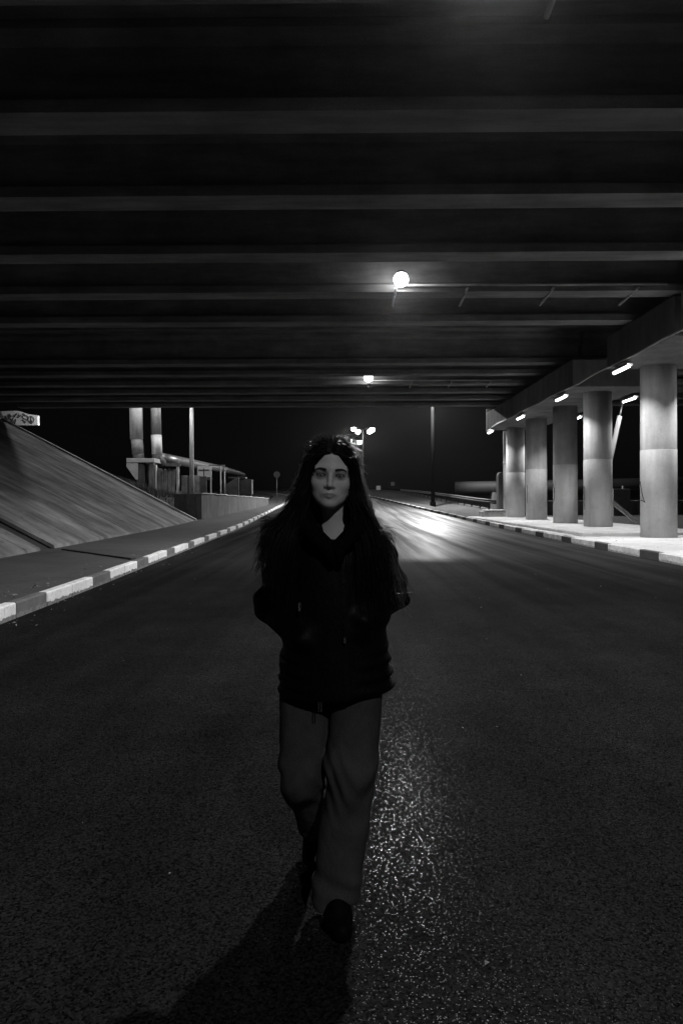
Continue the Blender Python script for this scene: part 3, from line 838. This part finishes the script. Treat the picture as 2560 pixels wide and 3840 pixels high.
def eyemat():
    m,nt,n,b=newmat('eye')
    p=n.new('ShaderNodeTexCoord').outputs['Object']
    sx=n.new('ShaderNodeSeparateXYZ'); nt.links.new(p,sx.inputs[0])
    rr=n.new('ShaderNodeMath'); rr.operation='POWER'; nt.links.new(mul(nt,mul(nt,sx.outputs[0],sx.outputs[0]),mul(nt,sx.outputs[2],sx.outputs[2]),'ADD'),rr.inputs[0]); rr.inputs[1].default_value=.5
    ir=mr(nt,rr.outputs[0],.0054,.0062,0,1); pu=mr(nt,rr.outputs[0],.0022,.0026,.01,.09)
    mx=n.new('ShaderNodeMix'); mx.data_type='FLOAT'; nt.links.new(ir,mx.inputs[0]); nt.links.new(pu,mx.inputs[2]); mx.inputs[3].default_value=.20
    nt.links.new(mx.outputs[0],b.inputs['Base Color']); b.inputs['Roughness'].default_value=.08
    return m
M['eye']=eyemat()

# ---- head frame
HC=np.array([-.008,.085,1.561]); ROLL=math.radians(4.0)
def headg(g):
    x,y,z=g; x=x-HC[0]; y=y-HC[1]; z=z-HC[2]
    c,s=math.cos(ROLL),math.sin(ROLL)      # viewer's right side lower
    return (x*c-z*s, y+0*z, x*s+z*c)
def h2l(p):
    x,y,z=p; c,s=math.cos(ROLL),math.sin(ROLL)
    return (x*c+z*s+HC[0], y+HC[1], -x*s+z*c+HC[2])
def head_sdf(g):
    h=headg(g); ax=(np.abs(h[0]),h[1],h[2])
    f=ell(h,(0,-.012,.040),(.075,.092,.092))
    f=smin(f,ell(h,(0,.028,-.030),(.068,.057,.083)),.025)
    f=smin(f,cap3(ax,(.053,.0,-.050),(.009,.057,-.093),.017,.017),.03)
    f=smin(f,ell(h,(0,.064,-.095),(.018,.018,.016)),.02)
    f=smin(f,ell(ax,(.041,.050,-.026),(.022,.022,.020)),.022)
    f=smin(f,cap3(ax,(.0,.078,.024),(.046,.061,.023),.011,.011),.014)
    f=smax(f,-ell(ax,(.0330,.096,.001),(.021,.0225,.0150)),.010)
    f=smin(f,cap3(h,(0,.079,.012),(0,.098,-.030),.0068,.0085),.012)
    f=smin(f,ell(h,(0,.1005,-.035),(.0095,.0095,.0085)),.008)
    f=smin(f,ell(ax,(.0125,.089,-.0385),(.0075,.009,.0068)),.006)
    f=smin(f,ell(h,(0,.072,-.062),(.028,.020,.024)),.012)
    # eyelids round each eyeball with an open slit
    lid=ell(ax,(.0330,.0680,.000),(.0155,.0146,.0146))
    slit=np.abs(ax[2]-(.0002))-(.0058-np.clip((np.abs(ax[0]-.0330)-.004)/.0115,0,1)**2*.0054)
    lid=np.maximum(lid,-slit)
    f=smin(f,lid,.004)
    # lips
    f=smin(f,cap3(ax,(.0,.0885,-.0640),(.021,.0790,-.0668),.0050,.0022),.004)
    f=smin(f,cap3(ax,(.0,.0880,-.0745),(.019,.0790,-.0690),.0062,.0022),.004)
    f=smax(f,-cap3(ax,(.0,.0945,-.0686),(.022,.0830,-.0678),.0014,.0008),.002)
    f=smin(f,ell(ax,(.072,-.008,-.012),(.010,.018,.030)),.006)
    return f
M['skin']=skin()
# ---- body: one continuous figure
JT=dict(hipL=(-.085,-.01,.90),kneL=(-.114,.030,.46),ankL=(-.092,-.225,.160),hipR=(.085,.0,.90),kneR=(.060,.09,.50),ankR=(.0,.150,.085))
xs=coords([(-.36,-.12,.012),(-.12,.12,.0032),(.12,.34,.012)]); ys=coords([(-.46,-.06,.013),(-.06,.20,.0034),(.20,.36,.012)]); zs=coords([(-.01,1.36,.014),(1.36,1.46,.004),(1.46,1.66,.0030),(1.66,1.72,.004)])
g=grid(xs,ys,zs)
f=cap3(g,(0,-.01,.92),(0,.0,1.10),.115,.10)
f=smin(f,ell(g,(0,-.005,1.22),(.150,.095,.17)),.08)
f=smin(f,cap3(g,(-.13,-.01,1.33),(.13,-.01,1.33),.05,.05),.06)
f=smin(f,cap3(g,(0,.012,1.33),(-.004,.066,1.50),.056,.049),.05)
for s_,e,w in ((-1,(-.222,-.045,1.085),(-.13,.075,1.0)),(1,(.207,-.04,1.125),(.13,.08,1.04))):
    f=smin(f,cap3(g,(s_*.155,-.01,1.33),e,.05,.04),.03); f=smin(f,cap3(g,e,w,.038,.028),.02)
    f=smin(f,ell(g,(w[0]-s_*.03,w[1]-.005,w[2]-.03),(.038,.025,.045)),.02)
for sd in 'LR':
    f=smin(f,cap3(g,JT['hip'+sd],JT['kne'+sd],.075,.046),.05); f=smin(f,cap3(g,JT['kne'+sd],JT['ank'+sd],.044,.030),.03)
f=smin(f,cap3(g,JT['ankR'],(.012,.23,.040),.028,.022),.02); f=smin(f,cap3(g,JT['ankL'],(-.080,-.17,.06),.028,.022),.02)
f=smin(f,head_sdf(g),.012)
V,F=surface_nets(f,xs,ys,zs); V=relax(V,F,1,.4)
person=tag(empty('person',(WX,WY,0)),'woman with long dark hair walking towards the camera in a dark jacket, hands in pockets','person')
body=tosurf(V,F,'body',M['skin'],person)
bvh=BVHTree.FromPolygons([tuple(v) for v in V.tolist()],[tuple(q) for q in F.tolist()])
def face_pt(hx,hz,off=.0):
    """point on the face surface seen from the front, for head-frame x,z (local coordinates)"""
    o=h2l((hx,.25,hz)); loc,nrm,i,dist=bvh.ray_cast(Vector(o),Vector((0,-1,0)))
    return (loc.x,loc.y+off,loc.z)
def L(p): return (p[0],-p[1],p[2])
# eyes
for sx_ in (-1,1):
    c=h2l((sx_*.0330,.0672,.0002)); m=MB(); n=20; vs=[];fs=[]
    for i in range(1,12):
        a=math.pi*i/12
        for k_ in range(n): vs.append((.0134*math.sin(a)*math.cos(2*math.pi*k_/n),.0134*math.cos(a),.0134*math.sin(a)*math.sin(2*math.pi*k_/n)))
    vs+= [(0,.0134,0),(0,-.0134,0)]
    for i in range(10):
        for k_ in range(n): fs.append((i*n+k_,i*n+(k_+1)%n,(i+1)*n+(k_+1)%n,(i+1)*n+k_))
    for k_ in range(n): fs.append((220,(k_+1)%n,k_)); fs.append((221,200+k_,200+(k_+1)%n))
    m.add(vs,fs); m.build('eye',M['eye'],person,L(c),smooth=True)
    # lashes, brow
    pts=[face_pt(sx_*(.0330+t*.0150),.0064-abs(t)**2*.0056,.0012) for t in np.linspace(-1,1,9)]
    MB().tube([L(p) for p in pts],.0016,5).build('eyelash',M['lash'],person)
    bp=[(.015,.0195),(.022,.0212),(.032,.0230),(.042,.0232),(.050,.0200),(.056,.0155)]
    pts=[face_pt(sx_*a,b,.0004) for a,b in bp]
    MB().tube([L(p) for p in pts],[.0031,.0041,.0039,.0032,.0023,.0009],6).build('eyebrow',M['brow'],person)
for sx_ in (-1,1):
    for nm,zz in (('eyeliner',1),('eyeliner',-1)):
        pts=[face_pt(sx_*(.0330+t*.0152),(.0060 if zz>0 else -.0058)*(1-abs(t)**2)+.0002,.0006) for t in np.linspace(-1,1,9)]
        MB().tube([L(p) for p in pts],.0011,5).build(nm,M['lash'],person)
# lips as thin skins on the mouth relief
def patch(name,rows,mat,off):
    vs=[];fs=[]; n=len(rows[0])
    for r_ in rows:
        for (a,b) in r_: vs.append(L(face_pt(a,b,off)))
    for i in range(len(rows)-1):
        for k_ in range(n-1): fs.append((i*n+k_,i*n+k_+1,(i+1)*n+k_+1,(i+1)*n+k_))
    MB().add(vs,fs).build(name,mat,person,smooth=True)
T=np.linspace(-1,1,17)
patch('upper_lip',[[(t*.0255,-.0684+k_*(.0075-.0016*math.exp(-(t/.16)**2))*(1-abs(t)**2.2)) for t in T] for k_ in (0,.35,.7,1)],M['lip'],.0007)
patch('lower_lip',[[(t*.0245,-.0690-k_*.0098*(1-abs(t)**2.4)) for t in T] for k_ in (0,.35,.7,1)],M['lip'],.0007)
# earring and nose ring
e0=h2l((.0735,.018,-.040))
ring=[(e0[0]+.011*math.sin(a)*.4,e0[1]+.011*math.sin(a)*.5,e0[2]-.012+.012*math.cos(a)) for a in np.linspace(0,2*math.pi,17)]
MB().tube([L(p) for p in ring],.0013,6,False).build('earring',M['metal'],person,smooth=True)
e0=face_pt(.0135,-.040,.0015)
MB().tube([L((e0[0]+.0022*math.cos(a),e0[1]+.0005,e0[2]+.0022*math.sin(a))) for a in np.linspace(0,2*math.pi,11)],.0007,5,False).build('nose_ring',M['metal'],person,smooth=True)

# ---- jacket
xs=coords([(-.36,.34,.0075)]); ys=coords([(-.24,.26,.0085)]); zs=coords([(.68,1.47,.0075)])
g=grid(xs,ys,zs); x,y,z=g
hw=np.interp(zs,[.68,.76,.86,.95,1.05,1.2,1.32,1.38,1.42],[.213,.212,.205,.196,.19,.182,.165,.125,.085])
hd=np.interp(zs,[.68,.76,.95,1.1,1.25,1.35,1.42],[.165,.163,.150,.145,.135,.11,.08])
cx=np.interp(zs,[.68,.95,1.2,1.42],[.012,.004,-.005,-.005]); cy=np.interp(zs,[.68,1.0,1.3,1.42],[.01,.0,-.01,.0])
e_=np.sqrt(((x-cx)/hw)**2+((y-cy)/hd)**2)
f=(e_-1)*np.minimum(hw,hd)*1.15
bulge=.010*np.sin((z+.06*x)*2*math.pi/.047+1.3*np.sin(y*9))*np.clip((.97-z)/.1,0,1)*np.clip((z-.73)/.04,0,1)*np.clip(np.abs(x)/.16-.45,0,1)
f=f-bulge
f=smax(f,z-1.405,.02)
hem=.768-.004*np.clip(y/.16,-1,1)+.008*np.sin(x*9)
f=smax(f,hem-z,.012)
for s_,sh,e,w,r1,r2 in ((-1,(-.146,-.015,1.285),(-.224,-.045,1.085),(-.105,.105,.985),.087,.075),(1,(.142,-.015,1.288),(.209,-.04,1.125),(.105,.110,1.035),.084,.072)):
    wob=.006*np.sin(z*70+x*25)+.004*np.sin(z*41-y*50)
    a=cap3(g,sh,e,r1,r2)-wob; b=cap3(g,e,w,r2,.045)-wob*.8
    f=smin(f,smin(a,b,.03),.040)
# pocket seams and front placket
f=f-.004*np.exp(-((x-.04-.02*(1.1-z))/.012)**2)*(y>0)
# neck opening
f=smax(f,-cap3(g,(0,.10,1.375),(0,.075,1.58),.045,.13),.01)
inner=(np.sqrt(((x-cx)/(hw-.022))**2+((y-cy)/(hd-.022))**2)-1)*.1
f=smax(f,-np.maximum(inner,z-.80),.004)
V,F=surface_nets(f,xs,ys,zs); V=relax(V,F,1,.4)
coat=tosurf(V,F,'jacket',M['coat'],person)
# collar: two thick pile lapels meeting in a V
for s_ in (-1,1):
    pts=[(s_*.095,-.06,1.440),(s_*.124,.02,1.426),(s_*.120,.082,1.406),(s_*.092,.120,1.378),(s_*.052,.146,1.340),(.0+s_*.018,.157,1.312),(.012+s_*.012,.158,1.25)]
    MB().tube([L(p) for p in pts],[.028,.030,.031,.031,.031,.028,.012],14).build('collar',M['fur'],coat,smooth=True)
m=MB(); m.cbox(-.004,.004,-.004,.004,-.012,.012,.002); m.build('zip_pull',M['metal'],coat,L((.040,.166,.985)))
m=MB(); m.cbox(-.004,.004,-.003,.003,-.016,.016,.002); m.build('pocket_tab',M['metal'],coat,L((-.118,.152,1.10)))
for dx in (-.052,-.043): MB().tube([L((dx,.172,.772)),L((dx,.174,.738))],.0022,6).build('drawstring_end',M['metal'],coat)

# ---- trousers
xs=coords([(-.26,.25,.0075)]); ys=coords([(-.40,.26,.0085)]); zs=coords([(.03,.92,.0085)])
g=grid(xs,ys,zs); x,y,z=g
wr_=.0075*np.sin(9*np.sin(z*5.1+1)+x*38+z*16)*np.clip(.9-z,.1,.6)/.5+.005*np.sin(z*60+x*42+6*np.sin(x*20))*np.exp(-((z-.47)/.10)**2)+.0045*np.sin(z*75+x*30)*np.exp(-((z-.14)/.06)**2)
fR=smin(cap3(g,(.096,.0,.88),(.062,.09,.50),.098,.085),cap3(g,(.062,.09,.50),(.000,.150,.05),.084,.078),.06)
fR=smax(fR,.074-z-.25*(y-.15)*.2,.006)
fL=smin(cap3(g,(-.104,-.01,.88),(-.116,.030,.455),.100,.081),cap3(g,(-.116,.032,.45),(-.098,-.175,.185),.079,.058),.05)
ax_=np.array((.016,-.21,-.265)); ax_/=np.linalg.norm(ax_)
cut=(x+.094)*ax_[0]+(y+.175)*ax_[1]+(z-.185)*ax_[2]
fL=smax(fL,cut,.006)
f=smin(smin(fR,fL,.006),ell(g,(0,-.02,.86),(.19,.10,.10)),.03)-wr_
iR=cap3(g,(-.002,.150,.0),(-.002,.148,.11),.054,.042); iL=cap3(g,np.array((-.094,-.175,.185))+ax_*.06,np.array((-.094,-.175,.185))-ax_*.05,.052,.034)
f=smax(f,-iR,.004); f=smax(f,-iL,.004)
V,F=surface_nets(f,xs,ys,zs); V=relax(V,F,1,.4)
tosurf(V,F,'trousers',M['denim'],person)
# ---- boots
def boot(name,ank,heel,ball,toe,label=None):
    A,H,B_,T_=[np.array(p,float) for p in (ank,heel,ball,toe)]
    lo=np.minimum.reduce([A,H,B_,T_])-.07; hi=np.maximum.reduce([A,H,B_,T_])+.09; hi[2]+=.06
    lo[2]=max(lo[2],-.012)
    xs=coords([(lo[0],hi[0],.005)]); ys=coords([(lo[1],hi[1],.005)]); zs=coords([(lo[2],hi[2],.005)])
    g=grid(xs,ys,zs)
    up=(A-H); up/=np.linalg.norm(up)
    if A[1]>0: up=np.array((0.,.0,1.))
    f=cap3(g,H+up*.02,A+up*.03,.044,.044)
    f=smin(f,cap3(g,H,B_,.036,.046),.02); f=smin(f,cap3(g,B_,T_,.046,.033),.02)
    f=smin(f,cap3(g,A-up*.02,(B_*.75+A*.25)+np.array((0,0,.012)),.046,.040),.03)
    # sole
    nrm=np.cross(B_-H,(1,0,0)); nrm/=np.linalg.norm(nrm); nrm*=np.sign(nrm[2])
    pl_=(g[0]-H[0])*nrm[0]+(g[1]-H[1])*nrm[1]+(g[2]-H[2])*nrm[2]
    f=smax(f,-(pl_+.030),.006)
    f=smax(f,-g[2]-.0+.002,.004)
    V,F=surface_nets(f,xs,ys,zs); V=relax(V,F,1,.4)
    o=tosurf(V,F,name,M['boot'],person)
boot('boot',(-.003,.148,.12),(-.003,.128,.036),(.014,.215,.040),(.028,.272,.036))
boot('boot',(-.092,-.225,.205),(-.092,-.275,.135),(-.082,-.185,.048),(-.074,-.115,.034))

# ---- hair: dark under-layer and many strands
xs=coords([(-.27,.27,.0065)]); ys=coords([(-.16,.16,.007)]); zs=coords([(1.14,1.735,.0065)])
g=grid(xs,ys,zs); h=headg(g); x,y,z=g
f=ell(h,(0,-.022,.040),(.085,.104,.101))
wz=np.interp(zs,[1.14,1.25,1.33,1.39,1.46,1.54,1.62,1.735],[.17,.205,.20,.170,.140,.118,.096,.05])
dz_=np.interp(zs,[1.14,1.3,1.4,1.5,1.6,1.735],[.075,.095,.095,.085,.09,.06]); cy_=np.interp(zs,[1.14,1.3,1.45,1.56,1.735],[-.06,-.045,-.0,.05,.06])
t=(np.sqrt(((x-HC[0])/wz)**2+((y-cy_)/dz_)**2)-1)*.085
t=smax(t,z-1.64,.03); t=smax(t,1.17-z,.02)
f=smin(f,t,.03)
wd=.0670*(1-.42*np.clip(h[2]/.08,0,1)**1.5)
op=((np.abs(h[0]/wd)**2.3+np.abs((h[2]+.030)/.104)**2.3)**(1/2.3)-1)*.06
f=smax(f,-np.maximum(op,.012-h[1]),.006)
f=smax(f,-cap3(g,(-.004,.12,1.30),(-.006,.15,1.50),.045,.075),.015)
V,F=surface_nets(f,xs,ys,zs); V=relax(V,F,2,.5)
hair=tosurf(V,F,'hair',M['hairmass'],person)
def ribbon_tubes(paths,rad,name,mat,parent):
    vs=[];fs=[]; o=0
    for P_,r_ in zip(paths,rad):
        P_=np.asarray(P_); n=len(P_)
        T_=np.gradient(P_,axis=0); T_/=np.linalg.norm(T_,axis=1)[:,None]+1e-9
        A_=np.cross(T_,np.array((.21,.95,.23))); A_/=np.linalg.norm(A_,axis=1)[:,None]+1e-9
        B_=np.cross(T_,A_)
        tap=np.interp(np.linspace(0,1,n),[0,.1,.7,1],[.8,1,.9,.25])[:,None]*r_
        for k_ in range(3):
            a=2*math.pi*k_/3; vs.append(P_+A_*math.cos(a)*tap+B_*math.sin(a)*tap)
        idx=np.arange(n)
        for k_ in range(3):
            k2=(k_+1)%3
            fs.append(np.stack([o+k_*n+idx[:-1],o+k2*n+idx[:-1],o+k2*n+idx[1:],o+k_*n+idx[1:]],1))
        o+=3*n
    V=np.concatenate(vs); F=np.concatenate(fs)
    W_=V.copy(); W_[:,1]=-W_[:,1]
    me=bpy.data.meshes.new(name); me.from_pydata(W_.tolist(),[],F.tolist()); me.shade_smooth()
    return obj(name,me,mat,parent)
def catmull(K,n):
    K=np.asarray(K,float); K=np.vstack([2*K[0]-K[1],K,2*K[-1]-K[-2]])
    out=[]; m_=len(K)-3
    for u in np.linspace(0,m_-1e-6,n):
        i=int(u); t=u-i; a,b,c,d=K[i:i+4]
        out.append(.5*((2*b)+(-a+c)*t+(2*a-5*b+4*c-d)*t*t+(-a+3*b-3*c+d)*t**3))
    return np.array(out)
paths=[];rad=[]
for i in range(2300):
    s_=-1 if i%2 else 1
    v_=rng.random()            # 0 front of the parting, 1 back
    w_=rng.random()**.6        # outer layering
    yr=.0795-.165*v_
    ez=lambda X,Y:.040+.101*math.sqrt(max(.0,1-(X/.085)**2-((Y+.022)/.104)**2))
    top=max(.078,ez(0,yr))
    yb=.030-.12*v_
    wav=rng.normal(0,.004,(7,3))
    ln=rng.uniform(.30,.56) if s_>0 else rng.uniform(.28,.50)
    fr=1-v_; ln-=.13*w_*w_
    inn=rng.uniform(.004,.010) if (rng.random()<.14 and v_<.45) else 0.0
    K=[(s_*.002,yr,top+.003),
       (s_*.020,yr*.97+.002,max(.076,ez(.02,yr*.97))+.005),
       (s_*(.046+.006*w_),yr*.86,max(.070,ez(.046,yr*.86)+.003+.006*w_)),
       (s_*(.064+.020*w_-inn),yb+.034*fr,.056),
       (s_*(.0715+.030*w_-inn),yb+.020*fr+inn,-.010),
       (s_*(.074+.050*w_-inn*.6),yb+.022*fr+inn,-.085),
       (s_*(.086+.092*w_),yb*.7+.035*fr,-.165),
       (s_*(.100+.125*w_),yb*.5+.060*fr,-.165-(ln-.165)*.5),
       (s_*(.105+.140*w_)+.01*math.sin(i),yb*.5+.070*fr+.01*math.cos(i*1.7),-ln)]
    K=[np.array(k_) for k_ in K]
    K[1]=K[1]+rng.normal(0,.0022,3)
    for j in range(2,9): K[j]=K[j]+wav[j-2]*(1+.6*j/7)
    P_=catmull([h2l(k_) for k_ in K],26)
    paths.append(P_); rad.append(rng.uniform(.0009,.0017))
ribbon_tubes(paths,rad,'hair_strands',M['hair'],hair)
# flyaway hairs round the crown and the long loose locks on the right sleeve
paths=[];rad=[]
for i in range(1700):
    s_=-1 if i%2 else 1
    a=rng.uniform(-.2,2.0)*1.0
    ph=rng.uniform(0,math.pi*.62)*s_
    base=np.array((.086*math.sin(ph),rng.uniform(-.08,.05),.040+.098*math.cos(ph)))
    if abs(ph)>1.25: base=np.array((s_*rng.uniform(.09,.13),rng.uniform(-.06,.03),rng.uniform(-.09,.05)))
    if abs(ph)>1.25: base[0]=s_*(.094+.38*max(0,.05-base[2]))
    out=np.array((math.sin(ph),rng.normal(0,.3),math.cos(ph))); out/=np.linalg.norm(out)
    tan=np.array((math.cos(ph)*s_,rng.normal(0,.3),-math.sin(abs(ph)))); 
    ln=rng.uniform(.006,.026)
    K=[base-out*.006,base+out*ln*.35+tan*ln*.4,base+out*ln*.7*rng.uniform(.3,1.1)+tan*ln*1.1+rng.normal(0,.004,3),base+out*ln*rng.uniform(.2,1.0)+tan*ln*1.7+rng.normal(0,.007,3)]
    paths.append(catmull([h2l(k_) for k_ in K],9)); rad.append(rng.uniform(.0005,.0009))
for i in range(26):
    o_=rng.normal(0,.008,3)
    K=[(.12,.09,1.44),(.165,.10,1.36),(.205,.095,1.27),(.232,.09,1.19),(.245+rng.uniform(-.03,.02),.085,1.13),(.255+rng.uniform(-.05,.03),.08,1.07+rng.uniform(-.02,.06))]
    K=[np.array(k_)+o_*(.6+.2*j)+np.array((.006*math.sin(j*2+i),0,0)) for j,k_ in enumerate(K)]
    paths.append(catmull(K,22)); rad.append(rng.uniform(.0008,.0014))
ribbon_tubes(paths,rad,'loose_strands',M['flyaway'],hair)

# ---------------------------------------------------------------- small debris, grass on the bank
st=MB()
for i in range(420):
    if i<260: y_=8+rng.random()**1.6*34; x_=xl(y_)-.18-abs(rng.normal(0,.35)) if rng.random()<.72 else xl(y_)+abs(rng.normal(0,.22))+.03; z0=SW if x_<xl(y_) else 0
    elif i<340: y_=14+rng.random()*26; x_=xr(y_)+.25+abs(rng.normal(0,.8)) if rng.random()<.6 else xr(y_)-abs(rng.normal(0,.25))-.03; z0=SW if x_>xr(y_) else 0
    else: y_=1.8+rng.random()**1.5*16; x_=rng.uniform(-3.5,6.5); z0=0
    s_=rng.uniform(.008,.03)*(1 if i<340 else .35); c=[(x_+s_*rng.uniform(-1,1)*1.4,y_+s_*rng.uniform(-1,1)*1.4,zr(y_)+z0+s_*rng.uniform(0,1.0)) for _ in range(4)]
    st.add([c[0],c[1],c[2],(x_,y_,zr(y_)+z0+s_*.9)],[(0,1,2),(0,1,3),(1,2,3),(2,0,3)])
tag(st.build('road_debris',M['rubble']),'small stones and dead leaves scattered along the kerbs','debris',None,'stuff')
gr=MB()
for i in range(5200):
    y_=37.4+rng.random()*9; x_=-9.8-rng.random()*9.5; z_=gz(x_,y_)-.05
    hgt=rng.uniform(.12,.45); a=rng.random()*6.28; dx,dy=.02*math.cos(a),.02*math.sin(a); bx_,by_=rng.normal(0,.1,2)
    gr.add([(x_-dx,y_-dy,z_),(x_+dx,y_+dy,z_),(x_+bx_,y_+by_,z_+hgt)],[(0,1,2)])
me=bpy.data.meshes.new('bank_grass'); me.from_pydata(gr.v,[],gr.f)
tag(obj('bank_grass',me,M['grass']),'dim dry grass on the bank beyond the paved slope','grass',None,'stuff')

# ---------------------------------------------------------------- haze volume added to stand in for lens bloom round the lamps
hz=MB().box(-70,70,-45,235,-3.5,16)
hm,hnt,hn,hb=newmat('halo_haze'); hn.remove(hb)
pv=hn.new('ShaderNodeVolumePrincipled'); pv.inputs['Color'].default_value=(.9,.9,.9,1); pv.inputs['Density'].default_value=.00020; pv.inputs['Anisotropy'].default_value=.92
hnt.links.new(pv.outputs[0],hn['Material Output'].inputs['Volume'])
tag(hz.build('haze',hm),'thin haze added for the lens halos round the lamps','haze',None,'stuff')
